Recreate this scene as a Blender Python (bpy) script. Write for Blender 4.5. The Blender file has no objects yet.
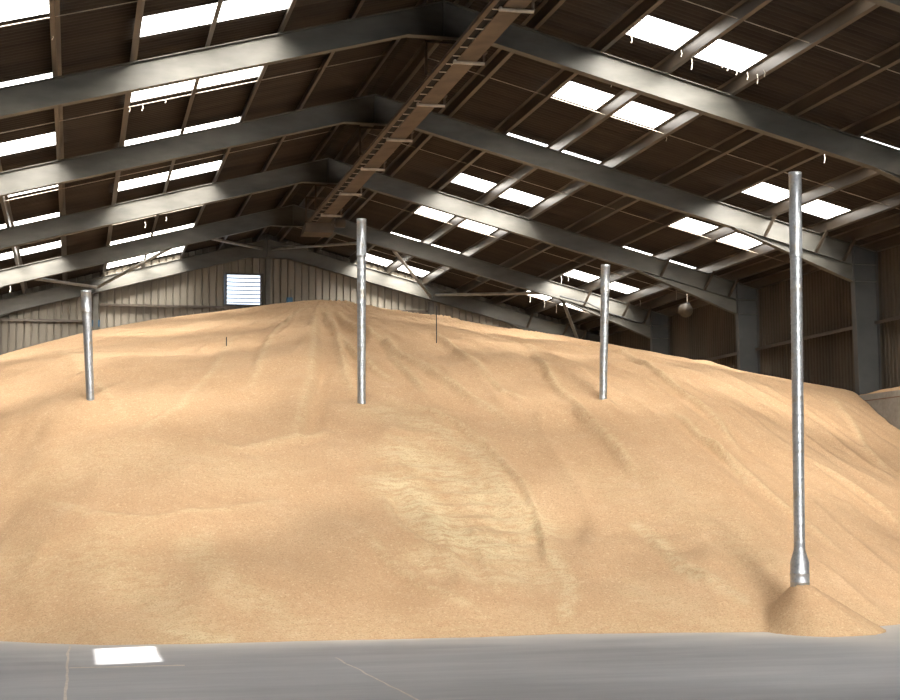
import bpy, math, random
import numpy as np
from mathutils import Vector, Matrix, noise
random.seed(4)
C = bpy.context.scene.collection

# ------------------------------------------------------------------ measured building
BAY = 6.0            # portal frame spacing
ZR = 9.527           # rafter top at the ridge
T = 0.2628           # roof slope (rise per metre)
S = 1.1263           # purlin spacing
R0 = 0.3211          # ridge purlin offset
YG = 23.76           # gable frame
YF = -29.0           # front end of the hall
EYE = Vector((-5.6115, -24.2219, 1.65))
FPX, YAW, PITCH, ROLL = 1601.42, 0.2304, 0.0927, -0.0059
cy, sy, cp, sp, cr, sr = (math.cos(YAW), math.sin(YAW), math.cos(PITCH), math.sin(PITCH), math.cos(ROLL), math.sin(ROLL))
FWD = Vector((sy * cp, cy * cp, sp))
R_ = Vector((cy, -sy, 0)); U_ = R_.cross(FWD)
RIGHT = R_ * cr + U_ * sr; UP = U_ * cr - R_ * sr

def ray(u, v): return FWD + RIGHT * ((u - 450) / FPX) - UP * ((v - 350) / FPX)
def on_y(u, v, Y): d = ray(u, v); return EYE + d * ((Y - EYE.y) / d.y)
def on_x(u, v, X): d = ray(u, v); return EYE + d * ((X - EYE.x) / d.x)
def on_z(u, v, Z): d = ray(u, v); return EYE + d * ((Z - EYE.z) / d.z)
def rz(x): return ZR - abs(x) * T          # rafter top height
def purlin_x(n): return R0 + n * S

# ------------------------------------------------------------------ mesh helpers
class MB:
    def __init__(s): s.v = []; s.f = []; s.sm = []
    def add(s, vs, fs, smooth=False):
        o = len(s.v); s.v += [tuple(p) for p in vs]
        s.f += [tuple(i + o for i in f) for f in fs]; s.sm += [smooth] * len(fs); return s
    def box(s, lo, hi):
        x0, y0, z0 = lo; x1, y1, z1 = hi
        return s.add([(x0,y0,z0),(x1,y0,z0),(x1,y1,z0),(x0,y1,z0),(x0,y0,z1),(x1,y0,z1),(x1,y1,z1),(x0,y1,z1)],
              [(0,3,2,1),(4,5,6,7),(0,1,5,4),(1,2,6,5),(2,3,7,6),(3,0,4,7)])
    def hexa(s, b, t):       # two quads, bottom and top
        return s.add(list(b) + list(t), [(0,3,2,1),(4,5,6,7),(0,1,5,4),(1,2,6,5),(2,3,7,6),(3,0,4,7)])
    def prism_y(s, poly, y0, y1):   # polygon in XZ, swept along Y
        n = len(poly)
        vs = [(x, y0, z) for x, z in poly] + [(x, y1, z) for x, z in poly]
        fs = [tuple(range(n)), tuple(range(2*n-1, n-1, -1))] + [(i, i+n, (i+1) % n + n, (i+1) % n) for i in range(n)]
        return s.add(vs, fs)
    def strip(s, a, b, y0, y1, t=0.012):   # plate of thickness t following a->b in XZ, extruded in Y (hangs below the line)
        (xa, za), (xb, zb) = a, b
        return s.prism_y([(xa, za), (xb, zb), (xb, zb - t), (xa, za - t)], y0, y1)
    def tube(s, pts, r, n=10, caps=True):
        pts = [Vector(p) for p in pts]; rs = r if isinstance(r, (list, tuple)) else [r] * len(pts)
        vs = []; fs = []; prev = None
        for i, p in enumerate(pts):
            t = (pts[min(i+1, len(pts)-1)] - pts[max(i-1, 0)]).normalized()
            if prev is None:
                a = Vector((0,0,1)) if abs(t.z) < .9 else Vector((1,0,0)); e1 = t.cross(a).normalized()
            else: e1 = (prev - t * prev.dot(t)).normalized()
            prev = e1; e2 = t.cross(e1)
            for k in range(n):
                an = 2 * math.pi * k / n; vs.append(p + (e1 * math.cos(an) + e2 * math.sin(an)) * rs[i])
        for i in range(len(pts)-1):
            for k in range(n):
                fs.append((i*n+k, i*n+(k+1) % n, (i+1)*n+(k+1) % n, (i+1)*n+k))
        s.add(vs, fs, True)
        if caps:
            s.add(vs[:n], [tuple(range(n-1, -1, -1))]); s.add(vs[-n:], [tuple(range(n))])
        return s
    def build(s, name, mat, parent=None):
        me = bpy.data.meshes.new(name); me.from_pydata(s.v, [], s.f); me.update()
        me.polygons.foreach_set('use_smooth', s.sm)
        o = bpy.data.objects.new(name, me); C.objects.link(o); me.materials.append(mat)
        if parent is not None:
            o.parent = parent; o.matrix_parent_inverse = Matrix.Translation(-Vector(parent.location))
        return o
def tag(o, label=None, cat=None, group=None, kind=None):
    if label: o['label'] = label
    if cat: o['category'] = cat
    if group: o['group'] = group
    if kind: o['kind'] = kind
    return o
def empty(name, loc, label, cat, group=None):
    o = bpy.data.objects.new(name, None); C.objects.link(o); o.location = loc; o.empty_display_size = .2
    return tag(o, label, cat, group)

# ------------------------------------------------------------------ materials
def new_mat(name):
    m = bpy.data.materials.new(name); m.use_nodes = True
    nt = m.node_tree; b = nt.nodes['Principled BSDF']; return m, nt, b
def nd(nt, t, **k):
    n = nt.nodes.new(t)
    for a, v in k.items(): setattr(n, a, v)
    return n
def coords(nt, scale=(1,1,1)):
    g = nd(nt, 'ShaderNodeNewGeometry'); m = nd(nt, 'ShaderNodeMapping'); m.inputs['Scale'].default_value = scale
    nt.links.new(g.outputs['Position'], m.inputs['Vector']); return m.outputs[0]
def noise_n(nt, vec, scale, detail=4, rough=.55):
    n = nd(nt, 'ShaderNodeTexNoise'); n.inputs['Scale'].default_value = scale
    n.inputs['Detail'].default_value = detail; n.inputs['Roughness'].default_value = rough
    nt.links.new(vec, n.inputs['Vector']); return n.outputs['Fac']
def ramp(nt, fac, stops):
    r = nd(nt, 'ShaderNodeValToRGB'); e = r.color_ramp.elements
    e[0].position, e[0].color = stops[0][0], (*stops[0][1], 1); e[1].position, e[1].color = stops[-1][0], (*stops[-1][1], 1)
    for p, c in stops[1:-1]: q = e.new(p); q.color = (*c, 1)
    nt.links.new(fac, r.inputs[0]); return r.outputs[0]
def mix(nt, fac, a, b, mode='MIX'):
    m = nd(nt, 'ShaderNodeMix', data_type='RGBA', blend_type=mode)
    for i, v in ((0, fac), (6, a), (7, b)):
        if hasattr(v, 'links'): nt.links.new(v, m.inputs[i])
        else: m.inputs[i].default_value = v if i == 0 else (*v, 1)
    return m.outputs[2]
def maprange(nt, v, a, b, c=0, d=1):
    m = nd(nt, 'ShaderNodeMapRange'); nt.links.new(v, m.inputs[0])
    for i, x in enumerate((a, b, c, d)): m.inputs[i+1].default_value = x
    return m.outputs[0]
def bump(nt, b, h, strength, dist):
    n = nd(nt, 'ShaderNodeBump'); n.inputs['Strength'].default_value = strength; n.inputs['Distance'].default_value = dist
    nt.links.new(h, n.inputs['Height']); nt.links.new(n.outputs[0], b.inputs['Normal']); return n
def simple(name, c1, c2, scale=2.0, rough=.7, metal=0.0, stretch=(1,1,1), bmp=0):
    m, nt, b = new_mat(name); v = coords(nt, stretch)
    f = noise_n(nt, v, scale, 6)
    nt.links.new(ramp(nt, f, [(.32, c1), (.7, c2)]), b.inputs['Base Color'])
    b.inputs['Roughness'].default_value = rough; b.inputs['Metallic'].default_value = metal
    if bmp: bump(nt, b, f, bmp, .01)
    return m
M = {}
M['steel'] = simple('rafter_steel', (.064,.061,.051), (.114,.107,.089), 1.6, .5, stretch=(1,1,3))
M['column'] = simple('column_steel', (.045,.048,.048), (.08,.08,.075), 1.6, .6)
M['purlin'] = simple('purlin_steel', (.055,.041,.029), (.10,.080,.060), 3.5, .42, .25, stretch=(2,.25,2))
M['conv'] = simple('dusty_brown_steel', (.072,.051,.034), (.125,.09,.062), 2.5, .65)
M['conv_dark'] = simple('dark_slots', (.004,.003,.003), (.009,.008,.007), 3, .9)
M['bar'] = simple('pale_steel_bar', (.3,.25,.2), (.5,.44,.36), 5, .5)
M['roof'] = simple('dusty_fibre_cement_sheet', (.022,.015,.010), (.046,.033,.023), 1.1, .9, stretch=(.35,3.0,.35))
M['side'] = simple('brown_side_cladding', (.045,.034,.023), (.085,.064,.042), .9, .75, stretch=(1,1.5,.3))
M['gable'] = simple('beige_gable_cladding', (.15,.13,.10), (.24,.21,.165), .8, .6, stretch=(1.6,1,.3))
M['brace'] = simple('grey_brace_tube', (.28,.26,.23), (.45,.42,.37), 3, .4, .3)
M['dark'] = simple('black_rubber', (.012,.012,.012), (.03,.03,.03), 3, .6)
M['cable'] = simple('black_cable', (.012,.012,.012), (.03,.03,.03), 3, .6)
M['blue'] = simple('blue_plastic', (.02,.10,.20), (.04,.17,.32), 3, .4)
M['lampshade'] = simple('floodlight_reflector', (.12,.10,.08), (.20,.17,.13), 3, .4)
M['web'] = simple('cobweb_threads', (.55,.5,.42), (.75,.7,.6), 3, .8)
M['louvre'] = simple('louvre_blades', (.35,.37,.42), (.5,.53,.6), 3, .5)
# concrete
m, nt, b = new_mat('concrete_panel'); M['concrete'] = m
v = coords(nt); f = noise_n(nt, v, 1.6, 7); f2 = noise_n(nt, v, 14, 3)
c = ramp(nt, f, [(.3, (.20,.185,.165)), (.7, (.33,.31,.28))]); c = mix(nt, .25, c, ramp(nt, f2, [(.3, (.16,.14,.12)), (.7, (.4,.37,.32))]))
nt.links.new(c, b.inputs['Base Color']); b.inputs['Roughness'].default_value = .8
M['rust'] = simple('rust_stained_joint', (.14,.08,.05), (.22,.12,.08), 4, .8)
# galvanised duct
m, nt, b = new_mat('galvanised_duct'); M['galv'] = m
v = coords(nt); vo = nd(nt, 'ShaderNodeTexVoronoi'); vo.inputs['Scale'].default_value = 28; nt.links.new(v, vo.inputs['Vector'])
c = ramp(nt, vo.outputs['Distance'], [(0, (.36,.39,.43)), (.6, (.50,.52,.54))])
c = mix(nt, maprange(nt, noise_n(nt, v, 5, 4), .56, .72), c, (.42,.36,.28))
nt.links.new(c, b.inputs['Base Color']); b.inputs['Metallic'].default_value = .8; b.inputs['Roughness'].default_value = .38
# skylight
def emit_mat(name, col, st):
    m = bpy.data.materials.new(name); m.use_nodes = True; nt = m.node_tree; nt.nodes.clear()
    o = nd(nt, 'ShaderNodeOutputMaterial'); e = nd(nt, 'ShaderNodeEmission')
    e.inputs[0].default_value = (*col, 1); e.inputs[1].default_value = st; nt.links.new(e.outputs[0], o.inputs[0]); return m
M['sky'] = emit_mat('daylit_translucent_sheet', (1.0,.98,.95), 3.4)
nt = M['sky'].node_tree; tr = nd(nt, 'ShaderNodeBsdfTransparent'); tr.inputs[0].default_value = (.85, .83, .79, 1); ad = nd(nt, 'ShaderNodeAddShader')
em = [n for n in nt.nodes if n.type == 'EMISSION'][0]; ou = [n for n in nt.nodes if n.type == 'OUTPUT_MATERIAL'][0]
nt.links.new(em.outputs[0], ad.inputs[0]); nt.links.new(tr.outputs[0], ad.inputs[1]); nt.links.new(ad.outputs[0], ou.inputs[0])
M['vent'] = emit_mat('daylit_vent_pane', (.75,.86,1.0), 2.2)
# floor
m, nt, b = new_mat('worn_concrete_floor'); M['floor'] = m
v = coords(nt, (.35, 1.5, 1)); v1 = coords(nt)
f = noise_n(nt, v, 1.3, 8, .62)
c = ramp(nt, f, [(.25, (.285,.292,.312)), (.5, (.345,.352,.370)), (.75, (.41,.412,.425))])
c = mix(nt, maprange(nt, noise_n(nt, coords(nt, (.5,2.4,1)), 1.0, 9, .7), .60, .75, 0, .5), c, (.54,.53,.52))
c = mix(nt, maprange(nt, noise_n(nt, v1, 30, 3), .6, .8, 0, .35), c, (.22,.215,.21))
at = nd(nt, 'ShaderNodeAttribute', attribute_name='dust')
c = mix(nt, at.outputs['Fac'], c, (.66,.62,.56))
nt.links.new(c, b.inputs['Base Color']); b.inputs['Roughness'].default_value = .62
bump(nt, b, f, .15, .02)
M['joint'] = simple('filled_floor_joint', (.50,.46,.41), (.68,.62,.55), 9, .8)
# grain
m, nt, b = new_mat('grain'); M['grain'] = m
v = coords(nt)
big = noise_n(nt, v, .55, 6, .6); mid = noise_n(nt, v, 3.0, 6, .65); fine = noise_n(nt, v, 45, 2, .7)
base = ramp(nt, big, [(.28, (.520,.332,.186)), (.5, (.560,.366,.212)), (.75, (.600,.405,.243))])
base = mix(nt, maprange(nt, mid, .52, .75, 0, .40), base, (.635,.450,.290))
pale = nd(nt, 'ShaderNodeAttribute', attribute_name='chaff_lit_edges')
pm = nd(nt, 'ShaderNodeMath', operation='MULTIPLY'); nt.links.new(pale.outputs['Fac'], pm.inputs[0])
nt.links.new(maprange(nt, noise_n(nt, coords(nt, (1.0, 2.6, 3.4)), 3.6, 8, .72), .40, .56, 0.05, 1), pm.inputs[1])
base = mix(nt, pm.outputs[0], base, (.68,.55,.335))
base = mix(nt, maprange(nt, fine, .50, .75, 0, .7), base, (.30,.185,.085))
base = mix(nt, maprange(nt, noise_n(nt, v, 24, 3, .8), .55, .75, 0, .75), base, (.76,.60,.38))
nt.links.new(base, b.inputs['Base Color']); b.inputs['Roughness'].default_value = .9
b.inputs['Specular IOR Level'].default_value = .15
b1 = nd(nt, 'ShaderNodeBump'); b1.inputs['Strength'].default_value = .5; b1.inputs['Distance'].default_value = .05
nt.links.new(noise_n(nt, coords(nt, (1,.8,1)), 2.4, 9, .66), b1.inputs['Height'])
b2 = bump(nt, b, fine, .55, .012); nt.links.new(b1.outputs[0], b2.inputs['Normal'])

# ------------------------------------------------------------------ grain heap
sil = [(-120, 385, 30), (0, 355, 30.5), (50, 341, 32), (95, 330, 33.5), (150, 320, 35.5), (225, 310.5, 37.5), (265, 305, 38.8), (300, 301, 39.3),
       (318, 299.5, 39.5), (340, 301, 39.3), (360, 304.5, 39), (430, 315.5, 38), (500, 327.5, 37), (560, 335, 36), (620, 346.5, 35.2), (680, 357, 34.6),
       (740, 370, 34), (800, 382, 33.5), (835, 388, 33.2), (860, 393.5, 32.9)]
cx_, cyy, cz_ = [], [], []
for u, vv, d in sil:
    p = EYE + ray(u, vv) * d; cx_.append(p.x); cyy.append(p.y); cz_.append(p.z)
cx_, cyy, cz_ = map(np.array, (cx_, cyy, cz_))
corr = np.zeros(len(cx_))
toe = [(640 , -60), (641, 0), (643, 40), (645, 100), (644, 200), (641, 300), (639, 400), (637, 480), (634, 560), (633, 650), (632, 760), (630.5, 830)]
tx, ty = [], []
for vv, u in toe: p = on_z(u, vv, 0); tx.append(p.x); ty.append(p.y)
tx = [-10.8] + tx + [4.6, 5.8, 7.2, 8.6, 10.3]; ty = [-2.0] + ty + [-5.25, -4.55, -3.5, -2.4, -1.1]
tx, ty = np.array(tx), np.array(ty)
cone_c = None
def front_h(X, Y):
    YT = np.interp(X, tx, ty)
    d = Y - YT
    k = np.interp(X, [-10, -6, 2, 6, 10], [.46, .49, .49, .50, .52])
    return d * k
def base_h(X, Y):
    Pz = np.interp(X, cx_, cz_ + corr); Yc = np.interp(X, cx_, cyy)
    front_s = np.interp(X, [-10, -5, 0, 5, 10], [.20, .20, .19, .20, .22])
    top = Pz + np.where(Y < Yc, front_s, -.12) * (Y - Yc)
    fr = front_h(X, Y)
    kk = np.interp(X, [-10, -5, 0, 5, 9, 10], [.5, .7, .9, .6, .25, .2])
    h = np.clip(.5 + .5 * (fr - top) / kk, 0, 1)
    return fr * (1 - h) + top * h - kk * h * (1 - h)
for _ in range(6): corr = np.clip(corr + (cz_ - base_h(cx_, cyy)), 0, np.where(cx_ > 9, .16, 1.0))

def hit(u, v, H):
    d = ray(u, v); lo = 14.0
    t = lo
    while t < 60:
        p = EYE + d * t
        if p.z <= float(H(np.array([p.x]), np.array([p.y]))[0]): break
        t += .05
    a, b_ = t - .05, t
    for _ in range(20):
        c_ = (a + b_) / 2; p = EYE + d * c_
        if p.z <= float(H(np.array([p.x]), np.array([p.y]))[0]): b_ = c_
        else: a = c_
    return EYE + d * b_

duct_foot = on_y(800, 588, -5.55)
def smin_max(a, b_, k):   # smooth maximum
    h = np.clip(.5 + .5 * (a - b_) / k, 0, 1)
    return a * h + b_ * (1 - h) + k * h * (1 - h)
CONE = (duct_foot.x - .03, duct_foot.y - .03, duct_foot.z + .04)
def cone_h(X, Y):
    r = np.hypot((X - CONE[0]) / np.where(X > CONE[0], 1.0, .50), Y - CONE[1])
    return CONE[2] - np.maximum(r - .14, 0) * .62 + .03 * np.exp(-(r / .12) ** 2) * 0
def H0(X, Y): return smin_max(base_h(X, Y), cone_h(X, Y), .05)

def poly_dist(PX, PY, pts):
    best = np.full(PX.shape, 1e9); side = np.zeros(PX.shape); par = np.zeros(PX.shape); n = len(pts) - 1
    for i in range(n):
        ax, ay = pts[i]; bx, by = pts[i+1]; dx, dy = bx - ax, by - ay; L2 = dx*dx + dy*dy
        t = np.clip(((PX - ax) * dx + (PY - ay) * dy) / L2, 0, 1)
        ex, ey = PX - (ax + t * dx), PY - (ay + t * dy); d = np.hypot(ex, ey)
        s_ = np.sign(dx * ey - dy * ex); m_ = d < best
        best = np.where(m_, d, best); side = np.where(m_, s_, side); par = np.where(m_, (i + t) / n, par)
    return best, side, par
def to_plan(pix): return [(lambda p: (p.x, p.y))(hit(u, v, H0)) for u, v in pix]
# slumps and runs: (pixels on the photo's heap, step height, width, levee height)
lines = [
 ([(372,388),(420,408),(455,424),(485,445),(505,466),(522,488),(536,512),(543,535),(548,560),(560,590)], .05, .15, .045),
 ([(392,470),(385,500),(398,525),(425,545),(450,556),(480,572)], -.07, .16, .03),
 ([(345,520),(390,560),(430,590),(480,615),(505,628)], .06, .25, .04),
 ([(325,306),(360,330),(400,355),(440,380),(480,405),(520,432)], .05, .25, .05),
 ([(317,306),(314,345),(311,380),(300,420),(292,450)], -.14, .30, .05), ([(310,304),(280,330),(262,360),(250,395)], .08, .3, .04), ([(326,306),(338,340),(345,375),(356,395)], -.10, .2, .04), ([(318,304),(330,325),(350,345),(375,372),(400,385)], .06, .16, .05),
 ([(330,315),(342,350),(352,390)], .05, .2, .03),
 ([(430,335),(470,362),(505,395),(530,405)], .05, .2, .05),
 ([(520,345),(555,385),(585,420),(620,455),(650,490)], .05, .25, .045),
 ([(610,350),(650,370),(690,400),(720,425),(745,460)], .06, .18, .05),
 ([(705,440),(725,462),(742,480),(745,490)], .07, .14, .05),
 ([(660,400),(700,440),(750,480),(800,520),(850,560)], .05, .25, .045),
 ([(800,460),(840,480),(880,510),(900,530)], .05, .25, .05),
 ([(830,395),(850,425),(870,455),(895,480)], .05, .25, .04),
 ([(640,525),(670,560),(700,580),(740,600)], .04, .2, .03),
 ([(200,440),(240,450),(290,440),(340,430)], .03, .3, .03),
 ([(30,500),(90,515),(150,520),(220,512),(300,495)], -.04, .3, .02),
 ([(240,330),(215,370),(180,410),(120,440)], .04, .35, .02),
 ([(60,350),(90,380),(130,420)], .03, .3, .02),
 ([(470,520),(485,560),(500,600)], .03, .2, .03),
 ([(385,335),(395,360),(430,400)], .04, .2, .03),
]
planlines = [(to_plan(p), a, w, l) for p, a, w, l in lines]
chaff_poly = [([(405,455),(440,470),(480,495),(520,530)], .50, .8), ([(398,485),(430,515),(460,540),(500,548)], .42, 1.0), ([(470,450),(505,480),(535,530)], .22, .8), ([(380,410),(430,430),(470,450)], .4, .55),
              ([(547,555),(560,590),(560,622)], .12, .7), ([(420,560),(500,580),(530,575)], .3, .6), ([(100,560),(150,600),(190,640)], .5, .40), ([(60,470),(160,460),(260,470)], .6, .22),
              ([(640,525),(680,570),(740,600)], .12, .7), ([(190,545),(240,590),(290,630)], .3, .4), ([(0,560),(60,580),(120,540)], .5, .28),
              ([(600,480),(680,500),(760,560)], .6, .22), ([(640,590),(700,620)], .3,.3), ([(160,635),(200,640),(215,638)], .12, .9)]
planchaff = [(to_plan(p), w, a) for p, w, a in chaff_poly]

nx = 430
xs = np.linspace(-10.07, 10.065, nx)
ys = np.concatenate([np.arange(-7.6, 9, .048), np.arange(9, 16, .10), np.arange(16, 24.2, .4)])
GX, GY = np.meshgrid(xs, ys)
HB = H0(GX, GY)
disp = np.zeros(GX.shape)
wob = np.array([[noise.noise((x * .9, y * .9, 3.1)) for x in xs] for y in ys])
wob2 = np.array([[noise.noise((x * 3.2, y * 3.2, 9.1)) for x in xs] for y in ys])
for pts, a, w, l in planlines:
    d, s_, par = poly_dist(GX + .03 * wob2, GY + .10 * wob, pts)
    fade = np.clip(np.minimum(par / .2, (1 - par) / .2), 0, 1)
    disp += fade * (1.2 * a * .5 * s_ * np.exp(-(d / (w * 2.2)) ** 2) * (1 - np.exp(-(d / (w * .35)) ** 2)) + 1.5 * l * np.exp(-(d / (w * .33)) ** 2))
apex = (cx_[8], cyy[8])
PH = np.arctan2(GX - apex[0], apex[1] - GY); RH = np.hypot(GX - apex[0], GY - apex[1])
fan = np.array([[noise.noise((PH[j, i] * 17, RH[j, i] * .22, 1.7)) for i in range(nx)] for j in range(len(ys))])
fan2 = np.array([[noise.noise((PH[j, i] * 42 + wob[j, i], RH[j, i] * .30, 5.7)) for i in range(nx)] for j in range(len(ys))])
ridge = (1 - np.abs(fan) * 2.2)
amp = np.interp(GX, [-10, -3, 0, 3, 10], [.25, .35, .8, 1, 1])
disp += amp * (.085 * ridge * ridge + .042 * fan2)
disp += .10 * wob + .022 * wob2
# terraces of coarse grain inside the slump
d, s_, par = poly_dist(GX, GY, to_plan([(410,470),(470,505),(510,535)]))
lay = np.exp(-(d / .65) ** 2)
disp += lay * .020 * np.sin(HB * 34 + wob * 5 + wob2 * 2.2)
disp += lay * .02 * np.array([[noise.noise((x * 9, y * 9, 2)) for x in xs] for y in ys])
d, s_, par = poly_dist(GX, GY, to_plan([(640,540),(690,550),(760,590)]))
disp += np.exp(-(d / .8) ** 2) * .012 * np.sin(HB * 26 + wob * 5 + wob2 * 3)
# fade the relief at the toe, the crest and round the loose cone
fade = np.clip(HB / .5, .15, 1)
Yc = np.interp(GX, cx_, cyy)
fade *= np.clip((Yc - GY) / 1.0, .12, 1)
isc = np.clip((cone_h(GX, GY) - base_h(GX, GY)) * 10, 0, 1)
cang = np.arctan2(GX - CONE[0], CONE[1] - GY)
crel = np.array([[noise.noise((cang[j, i] * 5, 0, 7)) if isc[j, i] > 0 else 0 for i in range(nx)] for j in range(len(ys))])
HH = HB + disp * fade * (1 - isc) + isc * .03 * crel
from functools import lru_cache
def Hs(X, Y):            # sampled finished surface
    i = np.clip(np.searchsorted(xs, X) - 1, 0, nx - 2); j = np.clip(np.searchsorted(ys, Y) - 1, 0, len(ys) - 2)
    fx = (X - xs[i]) / (xs[i+1] - xs[i]); fy = (Y - ys[j]) / (ys[j+1] - ys[j])
    return (HH[j, i] * (1-fx) + HH[j, i+1] * fx) * (1-fy) + (HH[j+1, i] * (1-fx) + HH[j+1, i+1] * fx) * fy
chaff_lit_edges = np.zeros(GX.shape)
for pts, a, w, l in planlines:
    d, _, par = poly_dist(GX + .03 * wob2, GY + .10 * wob, pts); chaff_lit_edges = np.maximum(chaff_lit_edges, np.clip(np.minimum(par / .15, (1 - par) / .15), 0, 1) * .45 * np.exp(-(d / .07) ** 2))  # coarse pale grain and side-lit paleness painted along the ridge edges
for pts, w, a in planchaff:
    d, _, _ = poly_dist(GX + .25 * wob, GY + .25 * wob2, pts); chaff_lit_edges = np.maximum(chaff_lit_edges, a * np.clip(1.25 * np.exp(-(d / w) ** 2) - .1, 0, 1))
chaff_lit_edges = np.maximum(chaff_lit_edges, .30 * np.clip(1 - HB / .35, 0, 1) * (HB > -.05))
keep = HH > -.06
verts = []; idx = -np.ones(GX.shape, int); ch = []
for j in range(len(ys)):
    for i in range(nx):
        if HH[j, i] > -.25:
            idx[j, i] = len(verts); verts.append((GX[j, i], GY[j, i], HH[j, i])); ch.append(chaff_lit_edges[j, i])
faces = []
for j in range(len(ys) - 1):
    for i in range(nx - 1):
        q = (idx[j, i], idx[j, i+1], idx[j+1, i+1], idx[j+1, i])
        if min(q) >= 0 and max(HH[j, i], HH[j, i+1], HH[j+1, i+1], HH[j+1, i]) > -.05: faces.append(q)
used = sorted({k for f in faces for k in f}); rem = {k: n for n, k in enumerate(used)}
def skin(vs, fs, top_n):
    pass
verts = [(verts[k][0], verts[k][1], max(verts[k][2], -.004)) for k in used]; ch = [ch[k] for k in used]; faces = [tuple(rem[k] for k in f) for f in faces]
# close the heap: sides and bottom so it is a solid body
edges = {}
for f in faces:
    for k in range(4):
        e = (f[k], f[(k+1) % 4]); edges[e] = 1
bound = [e for e in edges if (e[1], e[0]) not in edges]
low = {}
nv = len(verts)
for a, b_ in bound:
    for k in (a, b_):
        if k not in low and verts[k][2] > .02:
            low[k] = len(verts); verts.append((verts[k][0], verts[k][1], -.004)); ch.append(0)
for a, b_ in bound:
    la, lb = low.get(a, a), low.get(b_, b_)
    q = [b_, a] + ([la] if la != a else []) + ([lb] if lb != b_ else [])
    if len(q) > 2: faces.append(tuple(q))
me = bpy.data.meshes.new('grain_heap'); me.from_pydata(verts, [], faces); me.update()
me.polygons.foreach_set('use_smooth', [True] * len(faces))
at = me.attributes.new('chaff_lit_edges', 'FLOAT', 'POINT'); at.data.foreach_set('value', ch)
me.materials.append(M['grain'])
heap = bpy.data.objects.new('grain_heap', me); C.objects.link(heap)
tag(heap, 'huge tan heap of loose grain filling the hall', 'grain', kind='stuff')

# ------------------------------------------------------------------ floor
def struct(o): o['kind'] = 'structure'; return o
fx = np.linspace(-10.9, 10.9, 110); fy = np.concatenate([[YF - 12, YF], np.arange(-20, -1, .2), [2, 10, 24.3]])
fv = [(x, y, 0) for y in fy for x in fx]; ff = [(j*110+i, j*110+i+1, (j+1)*110+i+1, (j+1)*110+i) for j in range(len(fy)-1) for i in range(109)]
me = bpy.data.meshes.new('floor'); me.from_pydata(fv, [], ff); me.update(); me.materials.append(M['floor'])
du = []
for x, y, z in fv:
    d = float(np.interp(x, tx, ty)) - y
    if 2.2 < x < 4.4: d -= .9 * math.exp(-((x - 3.3) / .8) ** 2)
    n = noise.noise((x * .8, y * 2.2, 0)) * .5 + .5
    wide = .40 + 1.1 * n + 1.6 * max(0, min(1, (x - 2) / 3))
    if y < -9: pass
    du.append(max(0, min(1, .9 * math.exp(-max(d, 0) / wide * 1.6))))
at = me.attributes.new('dust', 'FLOAT', 'POINT'); at.data.foreach_set('value', du)
o = bpy.data.objects.new('floor', me); C.objects.link(o); struct(o)
mb = MB()
def wobble_line(p, q, w, n=30, z=.003):
    global mb
    p, q = Vector(p), Vector(q); dr = (q - p); L = dr.length; dr.normalize(); nn = Vector((-dr.y, dr.x)); pts = []
    for i in range(n + 1):
        c_ = p + dr * (L * i / n) + nn * .02 * noise.noise((i * .4, p.x, p.y)); ww = w * (.6 + .6 * abs(noise.noise((i * .7, p.y, 1))))
        pts.append((c_ + nn * ww, c_ - nn * ww))
    vs = [(a.x, a.y, z) for pr in pts for a in pr]
    mb.add(vs, [(2*i, 2*i+1, 2*i+3, 2*i+2) for i in range(n)])
wobble_line((-5.64, -5.1), (-5.66, -12), .018)
wobble_line((-5.63, -7.67), (-4.5, -7.74), .07)
wobble_line((-2.92, -7.4), (-2.80, -12), .015)
struct(mb.build('trim_1', M['joint']))

# ------------------------------------------------------------------ roof (corrugated sheets with the skylight openings cut out)
PITCHC = .1463
def sheet_z(x): return ZR - abs(x) * T + .225
hole_Y_S = [-17.98, -13.88, -9.82, -5.75, -1.66, 2.38, 6.38, 10.46, 14.62, 18.68, 22.72]
hole_Y_T = [-15.94, -11.86, -7.78, -3.70, .38, 4.44, 8.45, 12.52, 16.62, 20.70]
SW = 1.024
def xr(a, b_): return (purlin_x(a), purlin_x(b_))
SUN_HOLE = (-5.54, -5.01, -13.42, -11.98)   # unseen roof gap, added so the sunbeam reaches the floor
xbreaks = sorted(set([0.0, R0] + [purlin_x(n) for n in range(1, 9)] + [9.95, 10.95]))
def half_roof(side):
    lb = list(xbreaks)
    if side < 0: lb = sorted(lb + [-SUN_HOLE[0], -SUN_HOLE[1]])
    st = PITCHC / 8; ny = int((24.35 - YF) / st)
    yv = [YF + k * st for k in range(ny + 1)]
    vs = []; fs = []
    for x in lb:
        for y in yv:
            c_ = .024 * math.cos(2 * math.pi * y / PITCHC)
            vs.append((side * x, y, sheet_z(x) + c_))
    def opened(x, y):
        for a, b_, rows in openings(side):
            if a < x < b_:
                for Y0 in rows:
                    if Y0 < y < Y0 + SW: return True
        if side < 0 and SUN_HOLE[0] < -x < SUN_HOLE[1] and SUN_HOLE[2] < y < SUN_HOLE[3]: return True
        return False
    n = len(yv)
    for i in range(len(lb) - 1):
        xm = (lb[i] + lb[i+1]) / 2
        for k in range(ny):
            if opened(xm, (yv[k] + yv[k+1]) / 2): continue
            q = (i*n+k, i*n+k+1, (i+1)*n+k+1, (i+1)*n+k)
            fs.append(q if side < 0 else q[::-1])
    return vs, fs
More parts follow.
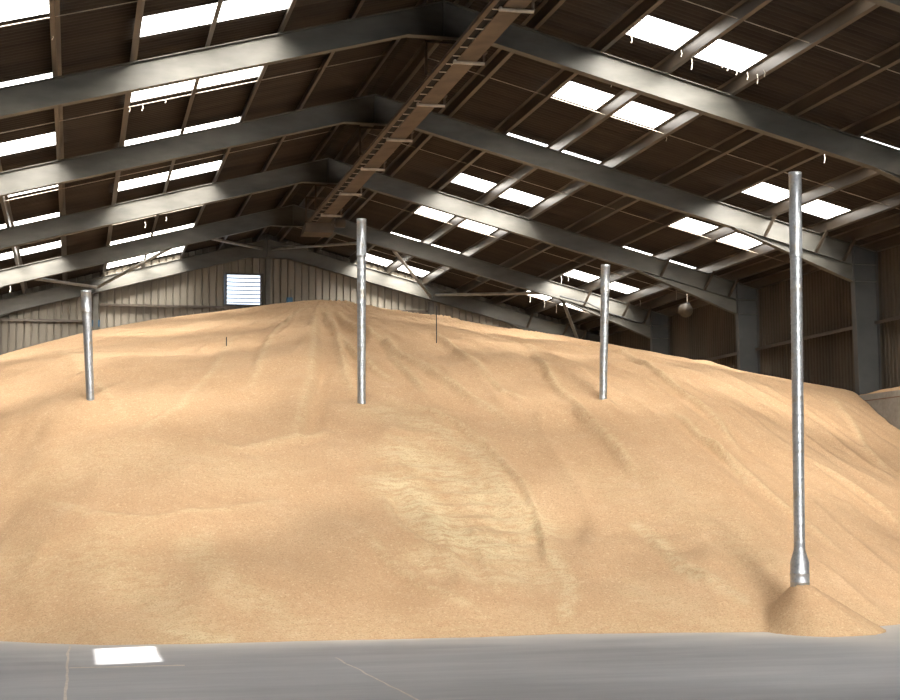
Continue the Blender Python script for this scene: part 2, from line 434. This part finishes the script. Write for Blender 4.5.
def openings(side):
    hs = [h for h in hole_Y_S if h != -13.88]; ht = [h for h in hole_Y_T if h != -11.86]
    if side > 0: return [(purlin_x(2), purlin_x(3), hole_Y_S), (purlin_x(3), purlin_x(4), hole_Y_S), (purlin_x(6), purlin_x(7), hole_Y_T), (purlin_x(7), purlin_x(8), hole_Y_T)]
    return [(purlin_x(2), purlin_x(3), hs), (purlin_x(3), purlin_x(4), hs), (purlin_x(5), purlin_x(6), ht), (purlin_x(6), purlin_x(7), ht)]
for side in (-1, 1):
    vs, fs = half_roof(side); mb = MB(); mb.add(vs, fs, True); o = mb.build('ceiling', M['roof']); struct(o)
    md = o.modifiers.new('thickness', 'SOLIDIFY'); md.thickness = .006
phr = {'S': {-17.98: 'fourth row outside the view towards the door', -13.88: 'third row outside the view', -9.82: 'second row outside the view', -5.75: 'first row outside the view',-1.66: 'in front of the nearest visible rafter', 2.38: 'midway between nearest and second rafters', 6.38: 'just behind the second rafter', 10.46: 'in front of the third rafter',
             14.62: 'midway between third and fourth rafters', 18.68: 'just beyond the fourth rafter', 22.72: 'against the gable'},
       'T': {-15.94: 'third row outside the view towards the door', -11.86: 'second row outside the view', -7.78: 'first row outside the view', -3.70: 'at the top edge of the picture', .38: 'just behind the nearest rafter', 4.44: 'in front of the second rafter', 8.45: 'behind the second rafter', 12.52: 'behind the third rafter',
             16.62: 'in front of the fourth rafter', 20.70: 'beyond the fourth rafter'}}
for side in (-1, 1):
    for q, (a, b_, rows) in enumerate(openings(side)):
        kind = 'S' if q < 2 else 'T'
        for Y0 in rows:
            if Y0 not in phr[kind]: continue
            
            mb = MB(); st = PITCHC / 4; y = Y0 - .03; ysk = []
            while y < Y0 + SW + .03: ysk.append(y); y += st
            x0, x1 = a - .0, b_ + .0
            vs = []
            for x in (x0, x1):
                for yy in ysk: vs.append((side * x, yy, sheet_z(x) - .007 + .024 * math.cos(2 * math.pi * yy / PITCHC)))
            n = len(ysk); fs = [(k, k+1, n+k+1, n+k) for k in range(n-1)]
            if side > 0: fs = [f[::-1] for f in fs]
            mb.add(vs, fs, True); o = mb.build('skylight', M['sky'])
            lab = '%s %s-row skylight sheet on the %s slope, %s' % ('ridge-side' if q % 2 == 0 else 'eaves-side', 'upper' if kind == 'S' else 'lower', 'left' if side < 0 else 'right', phr[kind][Y0])
            tag(o, lab, 'skylight', 'translucent skylight sheets in the %s roof slope' % ('left' if side < 0 else 'right'))

# ------------------------------------------------------------------ purlins
wordn = {0: 'ridge', 1: 'first', 2: 'second', 3: 'third', 4: 'fourth', 5: 'fifth', 6: 'sixth', 7: 'seventh', 8: 'eighth', 9: 'ninth', 10: 'tenth'}
note = {(-1,2): 'edging the upper skylights', (-1,3): 'between the paired upper skylights', (-1,4): 'below the upper skylights', (-1,5): 'above the lower skylights', (-1,6): 'between the paired lower skylights', (-1,7): 'below the lower skylights',
        (1,2): 'edging the upper skylights', (1,3): 'between the paired upper skylights', (1,4): 'below the upper skylights', (1,6): 'above the lower skylights', (1,7): 'between the paired lower skylights', (1,8): 'below the lower skylights'}
for side in (-1, 1):
    for n in range(0, 11):
        X = purlin_x(n) if n < 9 else (9.95 if n == 9 else 10.60)
        zb = rz(X); h = .20; w = .062; t = .006
        # Z section in XZ, slightly raked with the roof
        mb = MB()
        y0, y1 = (YF, 24.07)
        def P(dx, dz): return (side * (X + dx), zb - dx * T + dz)
        mb.prism_y([P(-t/2, 0), P(t/2, 0), P(t/2, h), P(-t/2, h)], y0, y1)
        mb.prism_y([P(0, 0), P(w, 0), P(w, t), P(0, t)], y0, y1)
        mb.prism_y([P(w - t, 0), P(w, 0), P(w, .02), P(w - t, .02)], y0, y1)
        mb.prism_y([P(-w, h - t), P(0, h - t), P(0, h), P(-w, h)], y0, y1)
        o = mb.build('purlin', M['purlin'])
        sd = 'left' if side < 0 else 'right'
        lab = ('brown steel purlin hugging the ridge on the %s slope' % sd) if n == 0 else ('%s steel purlin down from the ridge purlin, %s slope' % (wordn[n], sd)) + ((', ' + note[(side, n)]) if (side, n) in note else '')
        tag(o, lab, 'purlin', 'steel purlins under the %s roof slope' % sd)
    # sag rods at mid bay
    for k, where in ((-1, 'in front of the nearest rafter'), (0, 'between nearest and second rafters'), (1, 'between second and third rafters'), (2, 'between third and fourth rafters'), (3, 'between fourth rafter and gable')):
        Y = k * BAY + 3.0; mb = MB()
        mb.tube([(side * R0, Y, rz(R0) + .04), (side * 9.95, Y, rz(9.95) + .04)], .0075, 6)
        tag(mb.build('sag_rod', M['bar']), 'thin pale sag rod crossing the %s slope purlins, %s' % ('left' if side < 0 else 'right', where), 'rod', 'sag rods between the purlins')

# ------------------------------------------------------------------ portal frames
def portal(Y, label, first_only_braces=True, gable=False):
    root = empty('portal_frame', (0, Y, 0), label, 'steel frame', 'steel portal frames')
    D = .42; fw = .088; tf = .014; tw = .009
    for side in (-1, 1):
        def q(x, dz): return (side * x, rz(x) + dz)
        mb = MB()
        X1 = 10.07
        mb.prism_y([q(0, -.0), q(X1, -.0), q(X1, -D), q(0, -D)], Y - tw/2, Y + tw/2)
        mb.strip(q(0, 0), q(10.6, 0), Y - fw, Y + fw, tf)
        mb.strip(q(.60, -D), q(X1, -D), Y - fw, Y + fw, tf)
        mb.prism_y([q(5.0, -.01), q(5.012, -.01), q(5.012, -D), q(5.0, -D)], Y - fw*.9, Y + fw*.9) if False else None
        mb.build('rafter', M['steel'], root)
        # column
        mb = MB(); zt = rz(10.6)
        xi0, xi1 = 10.07, 10.17
        mb.prism_y([(side*xi0, rz(10.07) - .01), (side*10.62, zt), (side*10.62, 0), (side*xi1, 0)], Y - tw/2, Y + tw/2)
        mb.hexa([(side*xi1, Y-fw, 0), (side*(xi1+.014), Y-fw, 0), (side*(xi1+.014), Y+fw, 0), (side*xi1, Y+fw, 0)],
                [(side*xi0, Y-fw, rz(10.07)), (side*(xi0+.014), Y-fw, rz(10.07)), (side*(xi0+.014), Y+fw, rz(10.07)), (side*xi0, Y+fw, rz(10.07))])
        mb.box((min(side*10.606, side*10.62), Y-fw, 0), (max(side*10.606, side*10.62), Y+fw, zt))
        colo = mb.build('column', M['column'], root)
        for zz in (rz(10.07) - D, ZR - 3.42):
            mb = MB(); mb.box((min(side*10.09, side*10.6), Y-fw*.9, zz-.012), (max(side*10.09, side*10.6), Y+fw*.9, zz)); st_ = mb.build('stiffener_plate', M['steel'])
            st_.parent = colo
        # knee haunch
        mb = MB()
        hx, hz = 7.45, rz(7.45) - D - tf; ez = ZR - 3.42
        mb.prism_y([(side*hx, hz), (side*X1, rz(X1) - D - tf), (side*X1, ez)], Y - tw/2, Y + tw/2)
        mb.strip((side*hx, hz), (side*X1, ez), Y - fw, Y + fw, tf)
        mb.build('knee_haunch', M['steel'], root)
        # fly braces on the near face
        for n in ((7, 8, 9) if side > 0 else (7, 8)):
            X = purlin_x(n) if n < 9 else 9.95
            mb = MB(); a = Vector((side*(X + .02), Y - .42, rz(X) + .02)); b_ = Vector((side*(X - .10), Y - fw, rz(X) - D + .01))
            e = Vector((side * .028, 0, 0)); g = Vector((0, .003, .003))
            mb.hexa([a - e, a + e, a + e + g*2, a - e + g*2], [b_ - e, b_ + e, b_ + e + g*2, b_ - e + g*2])
            mb.hexa([a - e, a - e + Vector((side*.004,0,0)), a - e + Vector((side*.004, .03, .03)), a - e + Vector((0,.03,.03))],
                    [b_ - e, b_ - e + Vector((side*.004,0,0)), b_ - e + Vector((side*.004, .03, .03)), b_ - e + Vector((0,.03,.03))])
            mb.build('fly_brace', M['purlin'], root)
    mb = MB(); zb = rz(.60) - D
    mb.prism_y([(-.60, zb), (0, ZR - D), (.60, zb)], Y - tw/2, Y + tw/2)
    mb.box((-.62, Y - fw, zb - tf), (.62, Y + fw, zb))
    mb.build('apex_haunch', M['steel'], root)
    mb = MB(); mb.box((-.012, Y - fw, zb), (.012, Y + fw, ZR - .012)); mb.build('apex_plate', M['steel'], root)
    return root
portal(-6, 'steel portal frame nearest the camera, only a rafter edge at top right')
portal(0, 'nearest fully seen steel portal frame, its rafters crossing the top')
portal(6, 'second steel portal frame from the front, joining the right column beside concrete wall')
portal(12, 'third steel portal frame from the front, middle right column')
portal(18, 'fourth steel portal frame from the front, with drooping black cable')
portal(YG, 'end steel portal frame set against the beige gable wall')

# ------------------------------------------------------------------ walls
def ribbed_y(name, mat, X, y0, y1, z0, z1, pitch, depth, inward):
    # vertical ribs, wall runs along Y at X
    mb = MB(); prof = [(0, 0), (.42, 0), (.52, 1), (.90, 1), (1.0, 0)]; pts = []
    k = 0; y = y0
    while y < y1:
        for a, d in prof[:-1]: pts.append((y + a * pitch, d * depth))
        y += pitch
    vs = []
    for yy, d in pts: vs += [(X + inward * d, yy, z0), (X + inward * d, yy, z1)]
    mb.add(vs, [(2*i, 2*i+1, 2*i+3, 2*i+2) for i in range(len(pts)-1)])
    o = struct(mb.build(name, mat)); md = o.modifiers.new('t', 'SOLIDIFY'); md.thickness = .004; return o
for side, nm in ((1, 'wall_right'), (-1, 'wall_left')):
    ribbed_y(nm, M['side'], side * 10.73, YF, 24.3, 0, sheet_z(10.73) + .0, .15, .028, -side)
# concrete push walls between floor and cladding
for side, nm in ((1, 'wall_lower_right'), (-1, 'wall_lower_left')):
    mb = MB(); xa, xb = sorted((side * 10.08, side * 10.69)); ztop = 3.72; yy = YF
    mb.box((xa, YF, 0), (xb, 24.0, 3.585)); mb.box((xa, YF, 3.60), (xb, 24.0, ztop)); mb.box((xa + .012, YF, 3.58), (xb - .012, 24.0, 3.605))
    struct(mb.build(nm, M['concrete']))
mb = MB(); mb.box((10.070, YF, 3.583), (10.079, 24.0, 3.602)); struct(mb.build('trim_2', M['rust']))
# gable wall with window opening
wx0, wx1, wz0, wz1 = -1.20, -.15, ZR - 1.98, ZR - 1.08
mb = MB(); pitch = .215; prof = [0, .06, .80, .86]; dep = [0, 1, 1, 0]; pts = []
x = -10.75
while x < 10.75:
    for a, d in zip(prof, dep): pts.append((x + a * pitch, d * .06))
    x += pitch
def gz(x): return sheet_z(min(abs(x), 10.75)) - .03
GYW = 24.12
for i in range(len(pts) - 1):
    (xa, da), (xb, db) = pts[i], pts[i+1]; xm = (xa + xb) / 2
    segs = [((0, 0), (gz(xa), gz(xb)))]
    if wx0 < xm < wx1: segs = [((0, 0), (wz0, wz0)), ((wz1, wz1), (gz(xa), gz(xb)))]
    for (za, zb), (zc, zd) in segs:
        mb.add([(xa, GYW - da, za), (xb, GYW - db, zb), (xb, GYW - db, zd), (xa, GYW - da, zc)], [(0, 1, 2, 3)])
o = struct(mb.build('wall_back', M['gable'])); md = o.modifiers.new('t', 'SOLIDIFY'); md.thickness = .004
# louvred window: frame, pane, blades
wr = empty('window_1', ((wx0+wx1)/2, 24.05, wz0), None, None); wr['kind'] = 'structure'; 
mb = MB(); mb.box((wx0-.05, 24.02, wz0-.05), (wx1+.05, 24.10, wz0)); mb.box((wx0-.05, 24.02, wz1), (wx1+.05, 24.10, wz1+.05))
mb.box((wx0-.05, 24.02, wz0), (wx0, 24.10, wz1)); mb.box((wx1, 24.02, wz0), (wx1+.05, 24.10, wz1)); mb.build('window_frame', M['steel'], wr)
mb = MB(); mb.box((wx0, 24.13, wz0), (wx1, 24.14, wz1)); mb.build('window_pane', M['vent'], wr)
mb = MB()
for k in range(7):
    z = wz0 + .04 + k * (wz1 - wz0 - .04) / 7
    mb.hexa([(wx0, 24.05, z), (wx1, 24.05, z), (wx1, 24.10, z + .035), (wx0, 24.10, z + .035)], [(wx0, 24.05, z+.012), (wx1, 24.05, z+.012), (wx1, 24.10, z+.047), (wx0, 24.10, z+.047)])
mb.build('louvre_blades', M['louvre'], wr)
# front wall
mb = MB(); mb.prism_y([(-10.7, 4.2), (10.7, 4.2), (10.7, 6.9), (0, ZR + .2), (-10.7, 6.9)], YF - .1, YF)
mb.box((-10.7, YF - .1, 0), (1.5, YF, 4.2)); mb.box((7.0, YF - .1, 0), (10.7, YF, 4.2))  # space between the boxes is an added doorway that lets light in
struct(mb.build('wall_front', M['side']))

# girts on the side walls and gable
def girt_y(side, z, ylo, yhi, label):
    mb = MB(); x0, x1 = sorted((side * 10.50, side * 10.70))
    mb.box((x0, ylo, z), (x1, yhi, z + .006)); xa, xb = sorted((side * 10.50, side * 10.506)); mb.box((xa, ylo, z - .06), (xb, yhi, z + .006))
    xa, xb = sorted((side * 10.694, side * 10.70)); mb.box((xa, ylo, z), (xb, yhi, z + .06))
    tag(mb.build('girt', M['purlin']), label, 'girt', 'side wall girts')
gz_ = ZR - 4.27
for y0, lab in ((-6, 'brown steel girt on right wall, nearest bay beside frame edge'), (0, 'brown steel girt on right wall, in front of the nearest visible column'), (6, 'brown steel girt on right wall, behind the tall galvanised duct'), (12, 'brown steel girt on right wall, between second and third columns')):
    girt_y(1, gz_, y0 + .1, y0 + 5.9, lab)
def girt_x(z, x0, x1, label):
    mb = MB(); mb.box((x0, 23.90, z), (x1, 24.07, z + .006)); mb.box((x0, 23.90, z - .06), (x1, 23.906, z + .006))
    tag(mb.build('girt', M['purlin']), label, 'girt', 'gable wall girts')
zg = ZR - 2.07
girt_x(zg, -4.95, -.1, 'horizontal steel girt on gable wall under the louvred window')
girt_x(zg, .1, 4.98, 'horizontal steel girt on gable wall behind the central duct')
girt_x(zg - .5, -9.9, -5.18, 'horizontal steel girt on gable wall at far left, left of leaning duct')
# gable posts
for X, lab in ((-5.06, 'steel gable post behind the short leaning duct'), (5.08, 'steel gable post right of the central duct'), (0.02, 'steel gable post under the ridge beside louvred window')):
    mb = MB(); zt = rz(X) - .44
    mb.box((X - .07, 23.80, 0), (X + .07, 23.81, zt)); mb.box((X - .005, 23.81, 0), (X + .005, 24.05, zt)); mb.box((X - .07, 24.05, 0), (X + .07, 24.06, zt))
    tag(mb.build('gable_post', M['steel']), lab, 'post', 'gable posts')
# roof bracing tubes between gable and fourth frame
def brace(a, b_, r, lab):
    mb = MB(); a, b_ = Vector(a), Vector(b_); d = (b_ - a).normalized()
    mb.tube([a, b_], r, 10); tag(mb.build('brace_tube', M['brace']), lab, 'brace', 'roof bracing tubes')
GF = YG - .1
brace(on_y(96, 287, GF), on_y(31, 278, 18.12), .045, 'grey bracing tube running left from gable post behind the leaning duct')
brace(on_y(98, 287, GF), on_y(174, 246, 18.12), .045, 'grey bracing tube rising right from gable post behind the leaning duct')
brace(on_y(262, 249, GF), on_y(209, 238, 18.12), .04, 'grey bracing tube left of ridge under the conveyor end')
brace(on_y(272, 249, GF), on_y(358, 243, 18.12), .04, 'grey bracing tube right of ridge, passing behind central duct')
brace(on_y(431, 297, GF), on_y(394, 251, 18.12), .045, 'pale bracing tube slanting down to gable post right of central duct')
brace(on_y(436, 295, GF), on_y(540, 293, 18.12), .045, 'grey bracing tube lying level, right of the gable post')
brace(on_y(577, 338, GF), on_y(563, 301, 18.12), .05, 'grey bracing tube slanting down left of the right-hand short duct')
# grain spilled on top of the concrete wall
mb = MB(); n = 60
prof = []
for i in range(n + 1):
    y = 0 + 18 * i / n; hgt = .10 + .06 * noise.noise((y * .4, 1, 1)) + .03 * noise.noise((y * 2, 1, 1)) - .05 * math.exp(-((y - 5.8) / .6) ** 2)
    prof.append((y, max(.02, hgt)))
rows_x = [(10.09, 0), (10.16, .75), (10.3, 1.0), (10.5, 1.15), (10.68, 1.2)]
vs = [(x, y, 3.716 + h * k) for y, h in prof for x, k in rows_x]; m_ = len(rows_x)
mb.add(vs, [(j*m_+i, j*m_+i+1, (j+1)*m_+i+1, (j+1)*m_+i) for j in range(n) for i in range(m_-1)], True)
o = mb.build('spilled_grain', M['grain']); tag(o, 'strip of spilled grain lying on top of the concrete wall', 'grain', kind='stuff')

# ------------------------------------------------------------------ overhead conveyor
cz0 = ZR - 1.10
cend = 14.5; cbeg = -14.0
conv = empty('overhead_conveyor', (0.15, 0, cz0), 'long brown overhead grain conveyor hanging under the roof ridge', 'conveyor')
mb = MB(); mb.box((-.135, cbeg, cz0), (-.125, cend, cz0 + .05)); mb.box((-.135, cbeg, cz0), (-.05, cend, cz0 + .008)); mb.build('side_rail', M['conv'], conv)
mb = MB(); mb.prism_y([(.075, cz0), (.41, cz0 + .02), (.41, cz0 + .34), (.40, cz0 + .34), (.40, cz0 + .03), (.075, cz0 + .012)], cbeg, cend)
mb.box((.40, cbeg, cz0 + .32), (.44, cend, cz0 + .33)); mb.build('trough', M['conv'], conv)
mb = MB(); mb.box((-.06, cbeg, cz0 + .035), (.08, cend, cz0 + .045)); mb.build('belt', M['conv_dark'], conv)
y = -5.6
k = 0
while y < cend - .2:
    mb = MB(); mb.box((-.04, y, cz0 + .001), (.085, y + .03, cz0 + .012)); mb.build('slat', M['bar'], conv); y += .48; k += 1
for y in np.arange(-3.3, cend - .5, 2.75):
    y = float(y); mb = MB()
    mb.tube([(.02, y, cz0 - .03), (.52, y, cz0 - .03)], .028, 8); mb.box((.03, y - .03, cz0 - .03), (.06, y + .03, cz0 + .01)); mb.build('roller', M['bar'], conv)
    mb = MB(); mb.box((.50, y - .02, cz0 - .02), (.53, y + .02, cz0 + .30)); mb.box((.40, y - .02, cz0 + .27), (.53, y + .02, cz0 + .30)); mb.box((.50, y - .16, cz0 + .10), (.53, y + .02, cz0 + .13)); mb.build('bracket', M['conv'], conv)
for y in (.45, 6.6, 12.6, 14.2):
    mb = MB(); mb.box((-.21, y, cz0 + .02), (-.17, y + .04, ZR - .50)); mb.box((-.21, y, cz0 + .02), (-.10, y + .04, cz0 + .06)); mb.box((-.21, y, ZR-.54), (.3, y+.04, ZR - .50)); mb.build('hanger', M['conv'], conv)
    mb = MB(); mb.box((.46, y, cz0 + .1), (.50, y + .04, ZR - .50)); mb.box((.40, y, cz0 + .1), (.50, y + .04, cz0 + .14)); mb.build('hanger', M['conv'], conv)
mb = MB(); mb.prism_y([(-.20, cz0 - .24), (.52, cz0 - .24), (.46, cz0 + .02), (-.14, cz0 + .02)], 14.4, 15.1)
mb.box((-.20, 14.36, cz0 - .02), (.52, 14.40, cz0 + .02)); mb.build('discharge_box', M['conv'], conv)
mb = MB(); mb.tube([(.55, 14.75, cz0 + .08), (.62, 14.75, cz0 + .08), (.62, 14.75, cz0 + .08), (.86, 14.75, cz0 + .08)], [.05, .05, .12, .12], 14); mb.box((.50, 14.5, cz0 - .16), (.56, 15.0, cz0 + .35)); mb.build('drive_motor', M['conv'], conv)

# ------------------------------------------------------------------ galvanised ducts
def duct(base_px, top_px, r0, r1, label, cuff=False, ribs_from=0.0, rib_to=1.0, collar=None):
    b0 = Vector(duct_foot) if cuff else hit(*base_px, Hs); t0 = on_y(top_px[0], top_px[1], b0.y)
    ax = (t0 - b0); L = ax.length; ax.normalize()
    root = empty('ventilation_duct', tuple(b0), label, 'duct', 'galvanised ventilation ducts standing in the grain')
    foot = b0 - ax * .45
    mb = MB(); pts = []; rs = []
    Lt = L; s = (.0 if cuff else -.45); cs = .46 if cuff else -.45
    s = cs
    def rad(q): return r0 + (r1 - r0) * max(0, q) / Lt
    step = .115
    while s < Lt * .80 - .03:
        r = rad(s)
        for o_, k_ in ((0, 1), (step * .78, 1), (step * .84, 1.035), (step * .94, 1.035)):
            pts.append(b0 + ax * (s + o_)); rs.append(r * k_)
        s += step
    pts.append(b0 + ax * (Lt * .80)); rs.append(rad(Lt*.8))
    mb.tube(pts, rs, 20); mb.build('ribbed_tube', M['galv'], root)
    # upper sleeve, open at the top
    mb = MB(); ru = r1 * 1.05
    p0, p1 = b0 + ax * (Lt * .79), b0 + ax * Lt
    mb.tube([p0, p0 + ax*.01, p0 + ax * .05, p0 + ax*.052, p1 - ax * .05, p1 - ax*.048, p1, p1, p1 - ax * .25], [ru*.97, ru * 1.03, ru * 1.03, ru, ru, ru * 1.03, ru * 1.03, ru * .93, ru * .93], 20)
    mb.build('upper_sleeve', M['galv'], root)
    if cuff:
        mb = MB(); rc = cuff
        mb.tube([b0 - ax * .3, b0 + ax * .06, b0+ax*.065, b0+ax*.08, b0+ax*.085, b0+ax*.17, b0+ax*.175, b0+ax*.19, b0+ax*.195, b0 + ax * .31], [rc, rc, rc*1.04, rc*1.04, rc, rc, rc*1.04, rc*1.04, rc, rc], 24); mb.build('base_cuff', M['galv'], root)
        mb = MB(); mb.tube([b0 + ax * .305, b0 + ax * .32, b0 + ax * .47, b0 + ax * .50], [rc * 1.03, rc, r0 * 1.06, r0 * 1.03], 24); mb.build('reducer', M['galv'], root)
    return b0, ax, L
def half_w(px, depth): return px * depth / FPX / 2
def dep(base_px): p = hit(*base_px, Hs); return (p - EYE).dot(FWD)
d1, d2, d3, d4 = dep((90.5, 399)), dep((361.5, 403)), dep((603, 398)), dep((800, 588))
duct((90.3, 399), (86, 290.5), half_w(7.8, d1), half_w(9.6, d1), 'short galvanised ventilation duct at far left, leaning slightly')
duct((361.5, 403), (361.5, 219), half_w(8.2, d2), half_w(9.2, d2), 'tall galvanised ventilation duct just right of the heap peak')
duct((603, 398), (605.5, 265), half_w(7.6, d3), half_w(8.6, d3), 'short ribbed galvanised ventilation duct between centre and right')
duct((800, 588), (795, 172.5), half_w(11.2, d4), half_w(12.4, d4), 'tallest galvanised ventilation duct at right, with widened base cuff', cuff=half_w(19, d4))

# temperature probe rods
def rod(bp, tp, lab):
    b0 = hit(*bp, Hs); t0 = on_y(tp[0], tp[1], b0.y); mb = MB(); ax = (t0 - b0).normalized()
    mb.tube([b0 - ax * .3, t0], .009, 8); tag(mb.build('probe_rod', M['dark']), lab, 'rod', 'thin probe rods in the grain')
rod((226.5, 346), (226.5, 337), 'short thin dark rod in the grain left of the peak')
rod((436.5, 343), (436.5, 306), 'thin dark rod in the grain right of the central duct')

# blue fittings on the gable
for (u, v_, w_, h_, lab) in ((95.5, 323.5, .12, .10, 'small blue box on gable wall beside the leaning duct'), (289.5, 300.5, .09, .09, 'small blue box on gable wall right of the louvred window')):
    p = on_y(u, v_, 23.98); r = empty('junction_box', tuple(p), lab, 'box', 'blue boxes on the gable')
    mb = MB(); mb.box((p.x - w_, 23.93, p.z - h_), (p.x + w_, 24.03, p.z + h_)); mb.build('box_body', M['blue'], r)
    mb = MB(); mb.box((p.x - w_*.8, 23.915, p.z - h_*.8), (p.x + w_*.8, 23.93, p.z + h_*.8)); mb.build('box_lid', M['blue'], r)
    mb = MB(); mb.tube([(p.x + w_*.6, 24.0, p.z + h_), (p.x + w_*.6, 24.02, p.z + .35)], .012, 6); mb.build('conduit', M['dark'], r)

# floodlight under the right eaves
p = on_x(686, 309, 9.3)
fl = empty('floodlight', tuple(p), 'round pale floodlight hanging by the right wall', 'lamp')
mb = MB(); ax = Vector((-.45, -.75, -.45)).normalized()
mb.tube([p - ax * .16, p - ax * .12, p - ax * .03, p + ax * .08, p + ax * .10, p + ax*.10, p + ax * .02], [.03, .07, .13, .18, .19, .175, .10], 20); mb.build('reflector', M['lampshade'], fl)
mb = MB(); mb.tube([p - ax * .34, p - ax * .30, p - ax * .14], [.05, .07, .07], 14); mb.build('lamp_body', M['dark'], fl)
ztop = rz(p.x) + .02
mb = MB(); mb.tube([p - ax * .25, p - ax * .25 + Vector((0, 0, .15)), Vector(((p - ax*.25).x, (p - ax*.25).y, ztop - .02))], .014, 8); mb.build('hanging_rod', M['bar'], fl)
# drooping cable on the fourth frame
pts = [on_y(u, v_, 17.86) for u, v_ in ((560, 296), (575, 300), (588, 303), (600, 309), (612, 314), (625, 318), (636, 322), (642, 323), (646, 320), (648, 314), (649, 310))]
mb = MB(); mb.tube(pts, .022, 8); tag(mb.build('cable', M['cable']), 'black cable drooping along the fourth rafter near right column', 'cable')
# cobweb strands below the skylights
def webs(spots, lab):
    mb = MB()
    for u, v0, v1, side, in spots:
        d = ray(u, v0); k = (-side * EYE.x * T + ZR + .03 - EYE.z) / (d.z + side * d.x * T); a = EYE + d * k
        l = (v1 - v0) * k / FPX
        mb.tube([a, a + Vector((.02, .01, -l * .5)), a + Vector((.0, .0, -l))], [.010, .006, .009], 5)
    tag(mb.build('cobweb', M['web']), lab, 'cobweb', kind='stuff')
webs([(631, 36, 43, 1), (650, 40, 43, 1), (681, 50, 57, 1), (691, 56, 70, 1), (722, 64, 68, 1), (727, 66, 71, 1), (736, 70, 75, 1), (747, 72, 80, 1), (757, 74, 84, 1), (764, 70, 77, 1)], 'pale cobweb strands hanging under the topmost right skylights')
webs([(611, 80, 87, 1), (633, 87, 91, 1), (648, 118, 124, 1), (666, 136, 141, 1)], 'pale cobweb strands hanging behind the nearest right rafter')
webs([(824, 153, 163, 1)], 'single pale cobweb strand hanging above the tallest duct')
webs([(561, 276, 284, 1), (568, 277, 281, 1), (530, 297, 302, 1), (544, 300, 308, 1), (556, 303, 313, 1), (604, 286, 290, 1), (640, 300, 306, 1), (676, 290, 300, 1)], 'pale cobweb strands hanging near the fourth right rafter')
webs([(142, 104, 111, -1), (165, 100, 103, -1), (129, 106, 112, -1), (145, 222, 228, -1), (166, 217, 221, -1), (10, 286, 292, -1), (52, 34, 40, -1)], 'pale cobweb strands hanging under the left skylights')

# ------------------------------------------------------------------ light
w = bpy.data.worlds.new('sky'); bpy.context.scene.world = w; w.use_nodes = True
nt = w.node_tree; bg = nt.nodes['Background']
tc = nd(nt, 'ShaderNodeTexSky'); tc.sky_type = 'HOSEK_WILKIE'; tc.turbidity = 4; tc.sun_direction = (.1, -.6, .78)
nt.links.new(tc.outputs[0], bg.inputs[0]); bg.inputs[1].default_value = .8
sh = Vector((-5.275, -12.70, sheet_z(5.27))); patch = Vector((-5.03, -6.45, 0))
sd = (patch - sh).normalized()
L = bpy.data.lights.new('sunbeam', 'SPOT'); L.energy = 400000; L.spot_size = math.radians(2.9); L.spot_blend = 0; L.shadow_soft_size = .15; L.color = (1, .97, .92)
o = bpy.data.objects.new('sunbeam', L); C.objects.link(o); o.rotation_euler = sd.to_track_quat('-Z', 'Y').to_euler(); o.location = sh - sd * 42
L = bpy.data.lights.new('hazy_sun', 'SUN'); L.energy = 65; L.angle = math.radians(84); L.color = (1, .98, .95)
o = bpy.data.objects.new('hazy_sun', L); C.objects.link(o); o.location = (4, -40, 30); o.rotation_euler = Vector((-.19, 1, -.62)).to_track_quat('-Z', 'Y').to_euler()

L = bpy.data.lights.new('door_fill', 'AREA'); L.shape = 'RECTANGLE'; L.size = 5.5; L.size_y = 4.2; L.energy = 90; L.color = (.96, .98, 1)  # weak fill lamp added in a made-up doorway behind the camera
o = bpy.data.objects.new('door_fill', L); C.objects.link(o); o.location = (4.25, YF - .03, 2.1); o.rotation_euler = Vector((-.05, 1, 0)).to_track_quat('-Z', 'Y').to_euler()

# ------------------------------------------------------------------ camera
cam = bpy.data.cameras.new('camera'); cam.sensor_width = 36; cam.lens = FPX / 900 * 36; cam.clip_end = 300
co = bpy.data.objects.new('camera', cam); C.objects.link(co)
mw = Matrix((RIGHT, UP, -FWD)).transposed().to_4x4(); mw.translation = EYE; co.matrix_world = mw
sc = bpy.context.scene; sc.camera = co
vs_ = sc.view_settings; vs_.view_transform = 'Standard'; vs_.look = 'None'; vs_.gamma = 1; vs_.use_curve_mapping = False; vs_.exposure = 0.17
